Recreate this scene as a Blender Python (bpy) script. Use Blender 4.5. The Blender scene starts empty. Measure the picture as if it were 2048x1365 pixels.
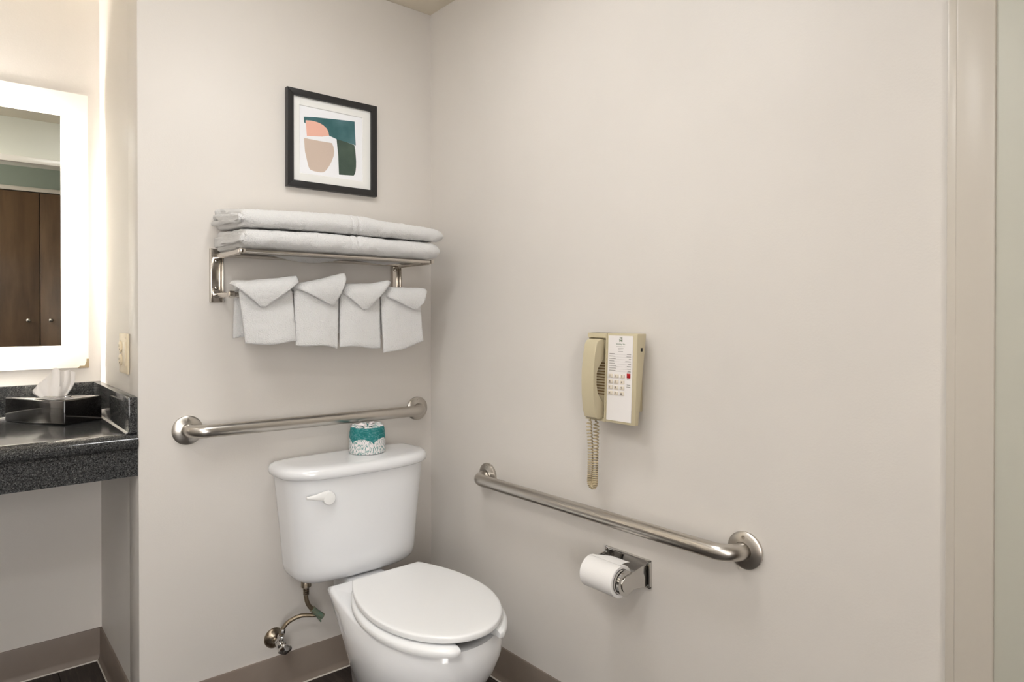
import bpy, bmesh, math, random
from mathutils import Vector, Matrix, noise

random.seed(7)
S = bpy.context.scene
COL = S.collection
PI = math.pi

# ------------------------------------------------------------------ camera
cam_d = bpy.data.cameras.new('camera')
cam = bpy.data.objects.new('camera', cam_d)
COL.objects.link(cam)
cam.location = (-1.342, -2.037, 1.160)
cam.rotation_euler = (math.radians(90 - 0.38), 0, math.radians(49.7 - 90))
cam_d.sensor_width = 36.0
cam_d.lens = 1335.0 / 2048.0 * 36.0
cam_d.shift_y = -43.6 / 2048.0
cam_d.clip_start = 0.02
S.camera = cam

# ------------------------------------------------------------------ light and exposure
LAMP_BATH = 15.5        # emission of the bathroom ceiling light diffuser
LAMP_VANITY = 7.0      # ceiling light in front of the vanity
FILL_HALL = 45.0        # unseen hall lamp, added to brighten the lower walls
FILL_DOOR = 18.0       # unseen lamp inside the opening, added as frontal fill
WINDOW_FILL = 8.0      # glow of the panel in the added hall window
LED_MIRROR = 98.0      # light strip behind the mirror
wd = bpy.data.worlds.new('world')
S.world = wd
wd.use_nodes = True
wd.node_tree.nodes['Background'].inputs[0].default_value = (0.8, 0.8, 0.8, 1)
wd.node_tree.nodes['Background'].inputs[1].default_value = 0.05
S.view_settings.view_transform = 'Standard'
S.view_settings.look = 'None'
S.view_settings.exposure = 0.46
S.view_settings.gamma = 1.0
S.view_settings.use_curve_mapping = False

# ------------------------------------------------------------------ materials
MATS = {}


def srgb(r, g, b):
    def f(c):
        c /= 255.0
        return c / 12.92 if c <= 0.04045 else ((c + 0.055) / 1.055) ** 2.4
    return (f(r), f(g), f(b), 1.0)


def mat(name, col, rough=0.5, metal=0.0, **kw):
    if name in MATS:
        return MATS[name]
    m = bpy.data.materials.new(name)
    m.use_nodes = True
    nt = m.node_tree
    b = nt.nodes['Principled BSDF']
    b.inputs['Base Color'].default_value = col
    b.inputs['Roughness'].default_value = rough
    b.inputs['Metallic'].default_value = metal
    for k, v in kw.items():
        if k in b.inputs:
            b.inputs[k].default_value = v
    MATS[name] = m
    return m


def nodes(m):
    return m.node_tree, m.node_tree.nodes['Principled BSDF']


def coords(nt, scale=(1, 1, 1)):
    g = nt.nodes.new('ShaderNodeNewGeometry')
    mp = nt.nodes.new('ShaderNodeMapping')
    mp.inputs['Scale'].default_value = scale
    nt.links.new(g.outputs['Position'], mp.inputs['Vector'])
    return mp.outputs['Vector']


def noise_node(nt, vec, scale, detail=2.0, rough=0.5):
    n = nt.nodes.new('ShaderNodeTexNoise')
    n.inputs['Scale'].default_value = scale
    n.inputs['Detail'].default_value = detail
    n.inputs['Roughness'].default_value = rough
    nt.links.new(vec, n.inputs['Vector'])
    return n


def ramp(nt, fac, stops):
    r = nt.nodes.new('ShaderNodeValToRGB')
    while len(r.color_ramp.elements) < len(stops):
        r.color_ramp.elements.new(0.5)
    for e, (p, c) in zip(r.color_ramp.elements, stops):
        e.position = p
        e.color = c
    nt.links.new(fac, r.inputs['Fac'])
    return r.outputs['Color']


def add_bump(m, scale, strength, dist=0.001, stretch=(1, 1, 1), detail=2.0):
    nt, b = nodes(m)
    n = noise_node(nt, coords(nt, stretch), scale, detail)
    bp = nt.nodes.new('ShaderNodeBump')
    bp.inputs['Strength'].default_value = strength
    bp.inputs['Distance'].default_value = dist
    nt.links.new(n.outputs['Fac'], bp.inputs['Height'])
    nt.links.new(bp.outputs['Normal'], b.inputs['Normal'])
    return m


def add_tint(m, c1, c2, scale, stretch=(1, 1, 1), lo=0.35, hi=0.65, detail=3.0):
    nt, b = nodes(m)
    n = noise_node(nt, coords(nt, stretch), scale, detail)
    nt.links.new(ramp(nt, n.outputs['Fac'], [(lo, c1), (hi, c2)]), b.inputs['Base Color'])
    return m


paint = add_bump(mat('wall_paint', srgb(219, 214, 208), 0.42, **{'Specular IOR Level': 0.22}), 230, 0.12, 0.0015)
add_tint(paint, srgb(217, 212, 206), srgb(221, 216, 210), 2.0)
ceil_paint = add_bump(mat('ceiling_paint', srgb(226, 217, 200), 0.7), 180, 0.15, 0.0015)
hall_paint = mat('hall_paint', srgb(150, 160, 148), 0.6)
door_paint = mat('door_paint', srgb(192, 191, 179), 0.4)
trim_paint = mat('trim_paint', srgb(200, 193, 182), 0.3)
caulk_m = mat('caulk', srgb(206, 200, 190), 0.5)
vinyl = add_tint(mat('vinyl_base', srgb(130, 117, 107), 0.45), srgb(126, 113, 103), srgb(134, 122, 112), 6)
porcelain = mat('porcelain', srgb(236, 237, 239), 0.12, **{'Coat Weight': 0.5, 'Coat Roughness': 0.04})
seat_plastic = mat('seat_plastic', srgb(241, 242, 243), 0.22)
lever_plastic = mat('lever_plastic', srgb(244, 244, 243), 0.3)
steel = add_bump(mat('brushed_steel', srgb(200, 195, 188), 0.3, 1.0), 60, 0.06, 0.0006, (1, 1, 12))
nickel = mat('satin_nickel', srgb(206, 200, 192), 0.2, 1.0)
chrome = mat('chrome', srgb(205, 203, 200), 0.09, 1.0)
old_metal = add_tint(mat('tarnished_metal', srgb(140, 128, 112), 0.3, 1.0), srgb(112, 98, 82), srgb(176, 166, 150), 60)
patina = add_tint(mat('green_patina', srgb(130, 150, 135), 0.6, 0.4), srgb(112, 140, 124), srgb(150, 142, 120), 90)
braid = add_bump(mat('braided_hose', srgb(150, 136, 116), 0.38, 0.9), 420, 0.6, 0.001)
dark = mat('dark_gap', srgb(22, 20, 18), 0.6)
black_frame = add_bump(mat('black_wood', srgb(34, 33, 34), 0.42), 90, 0.15, 0.0008, (1, 1, 6))
mat_board = mat('mat_board', srgb(236, 236, 233), 0.9)
paper = mat('art_paper', srgb(240, 241, 245), 0.9)
art_teal = mat('ink_teal', srgb(66, 106, 108), 0.9)
add_tint(art_teal, srgb(56, 98, 100), srgb(84, 120, 126), 14)
art_green = mat('ink_green', srgb(66, 82, 72), 0.9)
add_tint(art_green, srgb(60, 76, 68), srgb(78, 94, 82), 14)
art_pink = mat('ink_pink', srgb(236, 184, 166), 0.9)
art_tan = mat('ink_tan', srgb(204, 186, 172), 0.9)
beige = mat('phone_plastic', srgb(198, 187, 157), 0.35)
face_white = mat('phone_faceplate', srgb(236, 232, 230), 0.35)
key_m = mat('phone_key', srgb(226, 216, 200), 0.4)
print_grey = mat('print_grey', srgb(150, 146, 142), 0.8)
print_dark = mat('print_dark', srgb(70, 64, 60), 0.8)
print_green = mat('print_green', srgb(92, 112, 84), 0.8)
red_lamp = mat('red_lamp', srgb(168, 28, 34), 0.25)
vent_m = mat('vent_brown', srgb(120, 96, 60), 0.6)
tissue_m = mat('tissue_paper', srgb(240, 235, 230), 0.9)
roll_m = add_bump(mat('roll_paper', srgb(244, 242, 240), 0.95), 300, 0.2, 0.001)
black_gloss = mat('black_gloss', srgb(16, 14, 13), 0.06, **{'Coat Weight': 1.0})
ivory = mat('ivory_plastic', srgb(226, 212, 184), 0.35)
wood = mat('wardrobe_wood', srgb(98, 68, 48), 0.35)
add_tint(wood, srgb(80, 60, 43), srgb(103, 79, 57), 5.0, (3, 3, 0.5))
panel_white = mat('mirror_panel', srgb(240, 236, 228), 0.5)
mirror_m = mat('mirror_silver', (0.90, 0.92, 0.90, 1), 0.0, 1.0)
glass_m = mat('frame_glass', (1, 1, 1, 1), 0.03, **{'Transmission Weight': 1.0, 'IOR': 1.45})

towel_m = add_bump(mat('terry_white', srgb(244, 243, 242), 0.95, **{'Sheen Weight': 0.25, 'Sheen Roughness': 0.6}), 420, 1.0, 0.006, detail=4)


def emit(name, col, s):
    m = bpy.data.materials.new(name)
    m.use_nodes = True
    b = m.node_tree.nodes['Principled BSDF']
    b.inputs['Base Color'].default_value = (0.8, 0.8, 0.8, 1)
    b.inputs['Emission Color'].default_value = col
    b.inputs['Emission Strength'].default_value = s
    MATS[name] = m
    return m


def granite():
    m = mat('dark_granite', srgb(60, 60, 60), 0.12)
    nt, b = nodes(m)
    v = coords(nt)
    n1 = noise_node(nt, v, 210, 4, 0.7)
    n2 = noise_node(nt, v, 420, 2, 0.6)
    c1 = ramp(nt, n1.outputs['Fac'], [(0.36, srgb(22, 22, 23)), (0.47, srgb(48, 49, 50)), (0.58, srgb(68, 68, 67)), (0.70, srgb(130, 130, 127))])
    c2 = ramp(nt, n2.outputs['Fac'], [(0.40, srgb(24, 24, 26)), (0.60, srgb(98, 99, 99))])
    mx = nt.nodes.new('ShaderNodeMixRGB')
    mx.inputs['Fac'].default_value = 0.35
    nt.links.new(c1, mx.inputs['Color1'])
    nt.links.new(c2, mx.inputs['Color2'])
    nt.links.new(mx.outputs['Color'], b.inputs['Base Color'])
    return m


granite_m = granite()


def plank_mat():
    m = mat('dark_plank', srgb(48, 42, 39), 0.4)
    nt, b = nodes(m)
    v = coords(nt, (14, 1.2, 1))
    n = noise_node(nt, v, 7, 5, 0.65)
    oi = nt.nodes.new('ShaderNodeObjectInfo')
    c = ramp(nt, n.outputs['Fac'], [(0.3, srgb(26, 22, 21)), (0.55, srgb(52, 45, 42)), (0.75, srgb(78, 69, 63))])
    hs = nt.nodes.new('ShaderNodeHueSaturation')
    mr = nt.nodes.new('ShaderNodeMapRange')
    mr.inputs['To Min'].default_value = 0.75
    mr.inputs['To Max'].default_value = 1.25
    nt.links.new(oi.outputs['Random'], mr.inputs['Value'])
    nt.links.new(mr.outputs['Result'], hs.inputs['Value'])
    nt.links.new(c, hs.inputs['Color'])
    nt.links.new(hs.outputs['Color'], b.inputs['Base Color'])
    return m


plank_m = plank_mat()

# ------------------------------------------------------------------ mesh helpers
ORG = {}


def prop(o, label=None, cat=None, group=None, kind=None):
    if label:
        o['label'] = label
    if cat:
        o['category'] = cat
    if group:
        o['group'] = group
    if kind:
        o['kind'] = kind
    return o


def empty(name, loc, label, cat, group=None, kind=None):
    o = bpy.data.objects.new(name, None)
    COL.objects.link(o)
    o.location = loc
    o.empty_display_size = 0.05
    ORG[o.name] = Vector(loc)
    return prop(o, label, cat, group, kind)


def obj(name, bm, m, parent=None, loc=None, smooth=None, label=None):
    """Link a bmesh (world coordinates) as one mesh object."""
    if parent is not None:
        org = ORG[parent.name]
    else:
        org = Vector(loc) if loc is not None else Vector((0, 0, 0))
    bmesh.ops.recalc_face_normals(bm, faces=bm.faces[:])
    if org.length:
        bmesh.ops.translate(bm, verts=bm.verts[:], vec=-org)
    me = bpy.data.meshes.new(name)
    bm.to_mesh(me)
    bm.free()
    if smooth is not None:
        me.shade_smooth()
        if smooth < 179:
            me.set_sharp_from_angle(angle=math.radians(smooth))
    o = bpy.data.objects.new(name, me)
    COL.objects.link(o)
    if m is not None:
        me.materials.append(m)
    if parent is not None:
        o.parent = parent
        ORG[o.name] = org
    else:
        o.location = org
        ORG[o.name] = org
    if label:
        o['label'] = label
    return o


def B():
    return bmesh.new()


def box(bm, x0, x1, y0, y1, z0, z1, bev=0.0, seg=2):
    r = bmesh.ops.create_cube(bm, size=1.0)
    vs = r['verts']
    for v in vs:
        v.co = Vector(((x0 + x1) / 2 + v.co.x * (x1 - x0), (y0 + y1) / 2 + v.co.y * (y1 - y0), (z0 + z1) / 2 + v.co.z * (z1 - z0)))
    if bev:
        es = list({e for v in vs for e in v.link_edges})
        bmesh.ops.bevel(bm, geom=es, offset=bev, segments=seg, affect='EDGES', profile=0.5)
    return bm


def bx(*a, **k):
    return box(B(), *a, **k)


def rings(bm, loops, cap0=True, cap1=True, closed=True):
    """Skin a list of equal-length vertex loops."""
    vl = [[bm.verts.new(p) for p in lp] for lp in loops]
    n = len(vl[0])
    for a, b in zip(vl[:-1], vl[1:]):
        for i in range(n if closed else n - 1):
            j = (i + 1) % n
            bm.faces.new((a[i], a[j], b[j], b[i]))
    if cap0:
        bm.faces.new(vl[0][::-1])
    if cap1:
        bm.faces.new(vl[-1])
    return vl


def tube(bm, pts, r, n=12, cap=True):
    """Round tube along a polyline; r is a number or one per point."""
    pts = [Vector(p) for p in pts]
    rs = r if isinstance(r, (list, tuple)) else [r] * len(pts)
    t0 = (pts[1] - pts[0]).normalized()
    u = t0.orthogonal().normalized()
    loops = []
    for i, p in enumerate(pts):
        if i == 0:
            t = t0
        elif i == len(pts) - 1:
            t = (pts[i] - pts[i - 1]).normalized()
        else:
            t = ((pts[i + 1] - p).normalized() + (p - pts[i - 1]).normalized()).normalized()
        u = (u - t * u.dot(t)).normalized()
        w = t.cross(u)
        loops.append([p + (u * math.cos(2 * PI * k / n) + w * math.sin(2 * PI * k / n)) * rs[i] for k in range(n)])
    rings(bm, loops, cap, cap)
    return bm


def lathe(bm, base, axis, prof, n=32):
    """prof: list of (radius, height along axis)."""
    base = Vector(base)
    a = Vector(axis).normalized()
    u = a.orthogonal().normalized()
    w = a.cross(u)
    loops = []
    for r, h in prof:
        r = max(r, 1e-5)
        loops.append([base + a * h + (u * math.cos(2 * PI * k / n) + w * math.sin(2 * PI * k / n)) * r for k in range(n)])
    rings(bm, loops)
    return bm


def prism(bm, poly, axis, a, b, bev=0.0, seg=2):
    """Extrude a 2-D polygon along an axis (0,1,2) from a to b."""
    def mk(p, t):
        c = list(p)
        c.insert(axis, t)
        return Vector(c)
    v0 = [bm.verts.new(mk(p, a)) for p in poly]
    v1 = [bm.verts.new(mk(p, b)) for p in poly]
    n = len(poly)
    f0 = bm.faces.new(v0)
    f1 = bm.faces.new(v1[::-1])
    for i in range(n):
        j = (i + 1) % n
        bm.faces.new((v0[j], v0[i], v1[i], v1[j]))
    if bev:
        es = list(f0.edges) + list(f1.edges)
        bmesh.ops.bevel(bm, geom=es, offset=bev, segments=seg, affect='EDGES', profile=0.5)
    return bm


def smooth_path(ctrl, n=10):
    """Catmull-Rom through control points."""
    c = [Vector(p) for p in ctrl]
    c = [c[0] * 2 - c[1]] + c + [c[-1] * 2 - c[-2]]
    out = []
    for i in range(1, len(c) - 2):
        for k in range(n):
            t = k / n
            p0, p1, p2, p3 = c[i - 1], c[i], c[i + 1], c[i + 2]
            out.append(0.5 * ((2 * p1) + (p2 - p0) * t + (2 * p0 - 5 * p1 + 4 * p2 - p3) * t * t + (3 * p1 - p0 - 3 * p2 + p3) * t ** 3))
    out.append(c[-2])
    return out


def text_mesh(body, size, origin, right, up, bold=0.0):
    """Text as flat mesh faces; returns a bmesh in world coordinates."""
    cu = bpy.data.curves.new('t', 'FONT')
    cu.body = body
    cu.size = size
    cu.align_x = 'CENTER'
    cu.align_y = 'CENTER'
    cu.resolution_u = 2
    cu.offset = bold
    o = bpy.data.objects.new('t', cu)
    COL.objects.link(o)
    bpy.context.view_layer.update()
    me = bpy.data.meshes.new_from_object(o)
    bm = B()
    bm.from_mesh(me)
    R, U = Vector(right), Vector(up)
    O = Vector(origin)
    for v in bm.verts:
        v.co = O + R * v.co.x + U * v.co.y
    bpy.data.objects.remove(o)
    bpy.data.curves.remove(cu)
    bpy.data.meshes.remove(me)
    return bm


def merge(dst, src):
    me = bpy.data.meshes.new('m')
    src.to_mesh(me)
    src.free()
    dst.from_mesh(me)
    bpy.data.meshes.remove(me)
    return dst


def structure(name, bm, m, label, cat, smooth=None):
    return prop(obj(name, bm, m, smooth=smooth), label, cat, kind='structure')


# ================================================================== the setting
CEIL = 2.2446
XR = -0.945          # outside corner where the back wall ends
YV = 0.576           # vanity wall
XL = -2.30           # far side wall of the vanity recess
YD = -1.648          # doorway wall, bathroom face
YC = -2.90           # wardrobe front

structure('wall_back', bx(XR, 0.12, 0.0, 0.12, 0, CEIL, bev=0.003), paint, 'off white painted wall behind the toilet', 'wall', 40)
structure('wall_right', bx(0.0, 0.12, YD, 0.0, 0, CEIL), paint, 'off white painted wall carrying the telephone', 'wall')
structure('wall_side', bx(XR + 0.0003, XR + 0.10, 0.117, YV + 0.1, 0, CEIL), paint, 'short off white return wall with the outlet beside the counter', 'wall')
structure('wall_vanity', bx(XL, XR + 0.01, YV, YV + 0.1, 0, CEIL), paint, 'off white wall behind the lit mirror', 'wall')
structure('wall_left', bx(XL - 0.1, XL, -3.5, YV + 0.1, 0, CEIL), paint, 'off white wall closing the far end of the vanity', 'wall')
structure('wall_header', bx(XL, 0.0, YD - 0.13, -1.47, 2.035, CEIL), mat('header_paint', srgb(190, 188, 174), 0.5), 'boxed header over the wide bathroom opening', 'wall')
structure('trim_1', bx(XL, 0.0, -1.49, -1.455, 2.0, 2.034, bev=0.004), trim_paint, 'pale casing under the header of the opening', 'trim', 30)
structure('wall_front', bx(XL, -1.95, YD - 0.13, YD, 0, 2.0), paint, 'short wall at the end of the wide opening', 'wall')
structure('wall_hall_right', bx(0.9, 1.0, -3.5, YD - 0.07, 0, CEIL), hall_paint, 'hall wall beyond the wardrobe', 'wall')
structure('wall_hall_back', bx(XL, 1.0, -3.56, -3.46, 0, CEIL), hall_paint, 'hall wall behind the wardrobe', 'wall')
structure('wall_hall_bulkhead', bx(-1.393, 0.9, -3.46, YC - 0.02, 2.09, CEIL), hall_paint, 'grey green bulkhead above the wardrobe doors', 'wall')
structure('trim_2', bx(-1.393, 0.9, YC - 0.02, YC + 0.012, 2.06, 2.09, bev=0.004), trim_paint, 'pale strip above the wardrobe doors', 'trim', 30)
structure('ceiling', bx(XL, 1.0, -3.56, YV + 0.1, CEIL, CEIL + 0.1), ceil_paint, 'flat beige painted ceiling', 'ceiling')
# doorway jamb at the end of the right wall
structure('trim_3', bx(-0.016, 0.0, YD - 0.012, YD + 0.008, 0, 2.0, bev=0.002), trim_paint, 'narrow casing edge where the telephone wall meets the jamb', 'trim', 30)
structure('trim_4', bx(-0.0185, 0.03, YD - 0.0635, YD - 0.0057, 0, 2.0, bev=0.003, seg=3), trim_paint, 'pale painted jamb at the end of the telephone wall', 'trim', 30)
j = empty('door_1', (0.0, YD - 0.45, 0), 'plain grey painted door standing open against the hall wall', 'door', kind='structure')
obj('door_leaf', bx(-0.0150, 0.018, YD - 0.86, YD - 0.0560, 0.008, 1.995, bev=0.0008), door_paint, j, smooth=30)
obj('door_handle', merge(lathe(B(), (-0.0155, YD - 0.79, 0.95), (-1, 0, 0), [(0.027, 0), (0.027, 0.006), (0.012, 0.010), (0.011, 0.045), (0, 0.046)], 24), tube(B(), [(-0.060, YD - 0.79, 0.95), (-0.062, YD - 0.68, 0.95)], 0.009, 12)), nickel, j, smooth=40)
structure('wall_hall_front', bx(0.0305, 0.9, YD - 0.072, YD - 0.004, 0, CEIL), hall_paint, 'hall side of the wall beside the door jamb', 'wall')

# unseen hall window with a glowing panel, added to light the room from behind
wn = empty('fill_window', (-1.85, -3.46, 0.40), 'unseen tall glowing window beside the wardrobe, added to light the room', 'window', kind='structure')
for a_ in ((-2.28, -1.42, 0.36, 0.41), (-2.28, -1.42, 1.95, 2.0), (-2.28, -2.23, 0.41, 1.95), (-1.47, -1.42, 0.41, 1.95), (-1.865, -1.835, 0.41, 1.95)):
    obj('fill_window_frame', bx(a_[0], a_[1], -3.46, -3.425, a_[2], a_[3], bev=0.003), trim_paint, wn, smooth=30)
obj('glow_panel', bx(-2.23, -1.47, -3.456, -3.45, 0.41, 1.95), emit('window_fill_glow', (1.0, 0.975, 0.955, 1), WINDOW_FILL), wn)

# floor of dark planks
fl = empty('floor', (0, 0, 0), 'dark brown wood plank floor', 'floor', kind='structure')
obj('subfloor', bx(XL, 1.0, -3.56, YV + 0.1, -0.06, -0.006), dark, fl)
pw, plen = 0.150, 0.92
k = 0
plank_mesh = None
for i in range(22):
    x1 = -0.02 - i * pw + 7 * pw
    off = (i * 0.37) % plen
    y = YV + off - 0.2
    while y > -3.5:
        y0 = y - plen
        if x1 - pw < XL - 0.1 or x1 > 0.98:
            break
        if plank_mesh is None:
            o = obj('plank', bx(-pw / 2 + 0.0008, pw / 2 - 0.0008, -plen / 2 + 0.0008, plen / 2 - 0.0008, -0.006, 0.0, bev=0.0008, seg=1), plank_m, fl)
            plank_mesh = o.data
        else:
            o = bpy.data.objects.new('plank', plank_mesh)
            COL.objects.link(o)
            o.parent = fl
        o.location = (x1 - pw / 2, (y + y0) / 2, 0)
        y = y0

# vinyl cove base: profile (offset from wall, height)
COVE = [(0.0, 0.0), (0.013, 0.0), (0.013, 0.003), (0.008, 0.010), (0.0065, 0.022), (0.0062, 0.101), (0.0045, 0.1055), (0.0, 0.106)]


def cove(name, p0, p1, nrm, label):
    bm = B()
    p0, p1, nrm = Vector(p0), Vector(p1), Vector(nrm)
    rings(bm, [[p + nrm * d + Vector((0, 0, h)) for d, h in COVE] for p in (p0, p1)])
    o = structure(name, bm, vinyl, label, 'baseboard', 30)
    t = (p1 - p0).normalized()
    bead = B()
    rings(bead, [[p + nrm * d + Vector((0, 0, h)) for d, h in ((0.0131, 0.0), (0.0165, 0.0), (0.0135, 0.0032))] for p in (p0, p1)])
    obj('caulk_bead', bead, caulk_m, o)
    return o


cove('baseboard_back', (XR, 0, 0), (0, 0, 0), (0, -1, 0), 'grey brown vinyl base along the wall behind the toilet')
cove('baseboard_right', (0, 0, 0), (0, YD + 0.01, 0), (-1, 0, 0), 'grey brown vinyl base along the telephone wall')
cove('baseboard_side', (XR, YV, 0), (XR, -0.008, 0), (-1, 0, 0), 'grey brown vinyl base on the return wall under the counter end')
cove('baseboard_vanity', (XL, YV, 0), (XR, YV, 0), (0, -1, 0), 'grey brown vinyl base under the granite counter')


# ================================================================== ceiling lamps
def ceiling_lamp(x, y, r, s, col, label):
    t = empty('ceiling_light', (x, y, CEIL), label, 'ceiling light')
    obj('base', lathe(B(), (x, y, CEIL), (0, 0, -1), [(r + 0.01, 0.0), (r + 0.012, 0.012), (r + 0.004, 0.02), (r, 0.02)], 40), nickel, t, smooth=30)
    obj('diffuser', lathe(B(), (x, y, CEIL - 0.02), (0, 0, -1), [(r - 0.004, 0.0), (r - 0.004, 0.02), (r * 0.85, 0.036), (r * 0.5, 0.048), (0.0, 0.052)], 32), emit('lamp_glass_%d' % int(x * -100), col, s), t, smooth=60)
    return t


ceiling_lamp(-0.72, -0.86, 0.17, LAMP_BATH, (1.0, 1.0, 1.0, 1), 'round flush ceiling light in front of the toilet')
ceiling_lamp(-1.55, -1.22, 0.17, FILL_DOOR, (1.0, 1.0, 1.0, 1), 'unseen round ceiling light added as fill just inside the wide opening')
ceiling_lamp(-1.92, -0.32, 0.15, LAMP_VANITY, (1.0, 0.95, 0.89, 1), 'round flush ceiling light over the counter')
ceiling_lamp(-1.98, -2.12, 0.15, FILL_HALL, (1.0, 1.0, 1.0, 1), 'unseen round ceiling light added as fill in the hall outside the wide opening')

# ================================================================== wardrobe (seen in the mirror)
w = empty('wardrobe', (-0.813, -3.15, 0), 'tall dark brown wardrobe with two plain doors and round knobs', 'wardrobe')
obj('body', bx(-1.393, 0.33, -3.45, YC - 0.026, 0.0, 2.058), wood, w)
for i, (a, b, kx) in enumerate([(-1.388, -0.8155, -0.885), (-0.8105, -0.236, -0.749), (-0.231, 0.32, 0.26)]):
    d = obj('door', bx(a, b, YC - 0.024, YC, 0.06, 2.055, bev=0.002), wood, w, smooth=30)
    obj('knob', lathe(B(), (kx, YC, 1.12), (0, 1, 0), [(0.006, 0.0), (0.006, 0.012), (0.013, 0.017), (0.015, 0.024), (0.010, 0.031), (0, 0.033)], 16), nickel, d, smooth=50)


# ================================================================== vanity counter
c = empty('granite_counter', (-1.6, 0.28, 0.72), 'dark speckled granite vanity counter with deep front apron', 'counter')
prof = [(0.570, 0.838), (0.024, 0.838), (0.010, 0.8365), (0.000, 0.831), (-0.008, 0.822), (-0.010, 0.812), (-0.007, 0.803), (0.000, 0.798), (0.004, 0.795), (0.004, 0.722), (0.026, 0.722), (0.026, 0.798), (0.570, 0.798)]
obj('worktop', prism(B(), prof, 0, XL + 0.002, XR - 0.001), granite_m, c, smooth=40)
obj('backsplash', bx(XL + 0.002, XR - 0.001, 0.555, YV - 0.001, 0.8385, 0.937, bev=0.0015), granite_m, c, smooth=30)
obj('side_splash', bx(XR - 0.023, XR - 0.001, 0.003, 0.554, 0.8385, 0.937, bev=0.002), granite_m, c, smooth=30)
obj('caulk_bead', merge(prism(B(), [(XR - 0.0231, 0.8385), (XR - 0.0231, 0.8425), (XR - 0.0285, 0.8385)], 1, 0.012, 0.553), bx(XL + 0.01, XR - 0.024, 0.551, 0.5548, 0.8385, 0.842)), mat('white_caulk', srgb(214, 210, 204), 0.5), c)

# tissue box: black glossy box with tissue
ang = math.radians(31.8)
ex = Vector((math.cos(ang), math.sin(ang), 0))
ey = Vector((-math.sin(ang), math.cos(ang), 0))
O0 = Vector((-1.083, 0.270, 0.8385))


def loc_box(bm, u0, u1, v0, v1, z0, z1, bev=0.0):
    b2 = bx(u0, u1, v0, v1, z0, z1, bev=bev, seg=3)
    for v in b2.verts:
        v.co = O0 + ex * v.co.x + ey * v.co.y + Vector((0, 0, v.co.z))
    return merge(bm, b2)


tb = empty('tissue_box', O0 + ex * 0.0625 + ey * 0.12, 'glossy black tissue box with a tissue pulled up on the counter', 'tissue box')
obj('box', loc_box(B(), 0, 0.125, 0, 0.241, 0.0, 0.075, 0.006), black_gloss, tb, smooth=40)
# oval opening rim
rim = B()
pts = []
for k in range(33):
    a = 2 * PI * k / 32
    pts.append(O0 + ex * (0.0625 + 0.024 * math.cos(a)) + ey * (0.12 + 0.062 * math.sin(a)) + Vector((0, 0, 0.0755)))
tube(rim, pts, 0.0016, 6)
obj('opening_rim', rim, chrome, tb, smooth=60)
tis = B()
cols = 48
loops = []
vr = Vector((0.9985, -0.0548, 0))       # spread of the tuft
vd = Vector((0.0548, 0.9985, 0))
cen = O0 + ex * 0.0625 + ey * 0.12
for iz in range(19):
    t = iz / 18
    lp = []
    for k in range(cols):
        a = 2 * PI * k / cols
        half = 0.030 + 0.022 * math.sin(min(1.0, t * 1.35) * PI / 2)
        pleat = 1 + 0.05 * math.sin(5 * a + 0.6) * t + 0.03 * math.sin(9 * a + 2 * t)
        xx = half * math.cos(a) * pleat
        dd_ = (0.018 - 0.010 * t) * math.sin(a) * (1 + 0.5 * math.sin(4 * a + 1)) + 0.006 * t * math.sin(7 * math.cos(a) * 2.2 + 0.7)
        u_ = math.cos(a)
        crest = 0.070 + 0.016 * math.exp(-((u_ - 0.05) / 0.22) ** 2) + 0.009 * math.exp(-((u_ - 0.75) / 0.3) ** 2) - 0.048 * max(0.0, -u_ - 0.1) - 0.006 * math.sin(a)
        lp.append(cen + Vector((0, 0, 0.070 + crest * t)) + vr * xx + vd * dd_)
    loops.append(lp)
rings(tis, loops, False, False)
obj('tissue', tis, tissue_m, tb, smooth=60, label='white tissue pulled up through the opening')

# ================================================================== backlit mirror
mm = empty('backlit_mirror', (-1.52, YV, 0.985), 'backlit wall mirror with a glowing white surround above the counter', 'mirror')
mx0, mx1, mz0, mz1 = -1.98, -1.060, 1.061, 1.797
obj('back_panel', bx(-2.06, -0.980, YV - 0.004, YV - 0.0002, 0.985, 1.888), panel_white, mm, smooth=30)
LI = 0.065
obj('chassis', bx(mx0 + LI, mx1 - LI, YV - 0.042, YV - 0.004, mz0 + LI, mz1 - LI), steel, mm)
obj('mirror_pane', bx(mx0, mx1, YV - 0.048, YV - 0.0425, mz0, mz1, bev=0.0006, seg=1), mirror_m, mm)
led = emit('led_strip', (1.0, 0.94, 0.86, 1), LED_MIRROR)
yl0, yl1 = YV - 0.030, YV - 0.006
obj('light_strip', bx(mx1 - LI + 0.0002, mx1 - LI + 0.004, yl0, yl1, mz0 + LI, mz1 - LI), led, mm)
obj('light_strip', bx(mx0 + LI - 0.004, mx0 + LI - 0.0002, yl0, yl1, mz0 + LI, mz1 - LI), led, mm)
obj('light_strip', bx(mx0 + LI, mx1 - LI, yl0, yl1, mz1 - LI + 0.0002, mz1 - LI + 0.004), led, mm)
obj('light_strip', bx(mx0 + LI, mx1 - LI, yl0, yl1, mz0 + LI - 0.004, mz0 + LI - 0.0002), led, mm)
obj('corner_clip', prism(B(), [(-1.012, 0.984), (-0.979, 0.984), (-0.979, 1.014), (-0.986, 1.014), (-0.986, 1.006), (-0.991, 0.991), (-1.004, 0.991)][::-1], 1, YV - 0.008, YV - 0.0042), mat('clip_bronze', srgb(150, 134, 108), 0.4, 0.6), mm, label='small metal corner clip')

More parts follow.
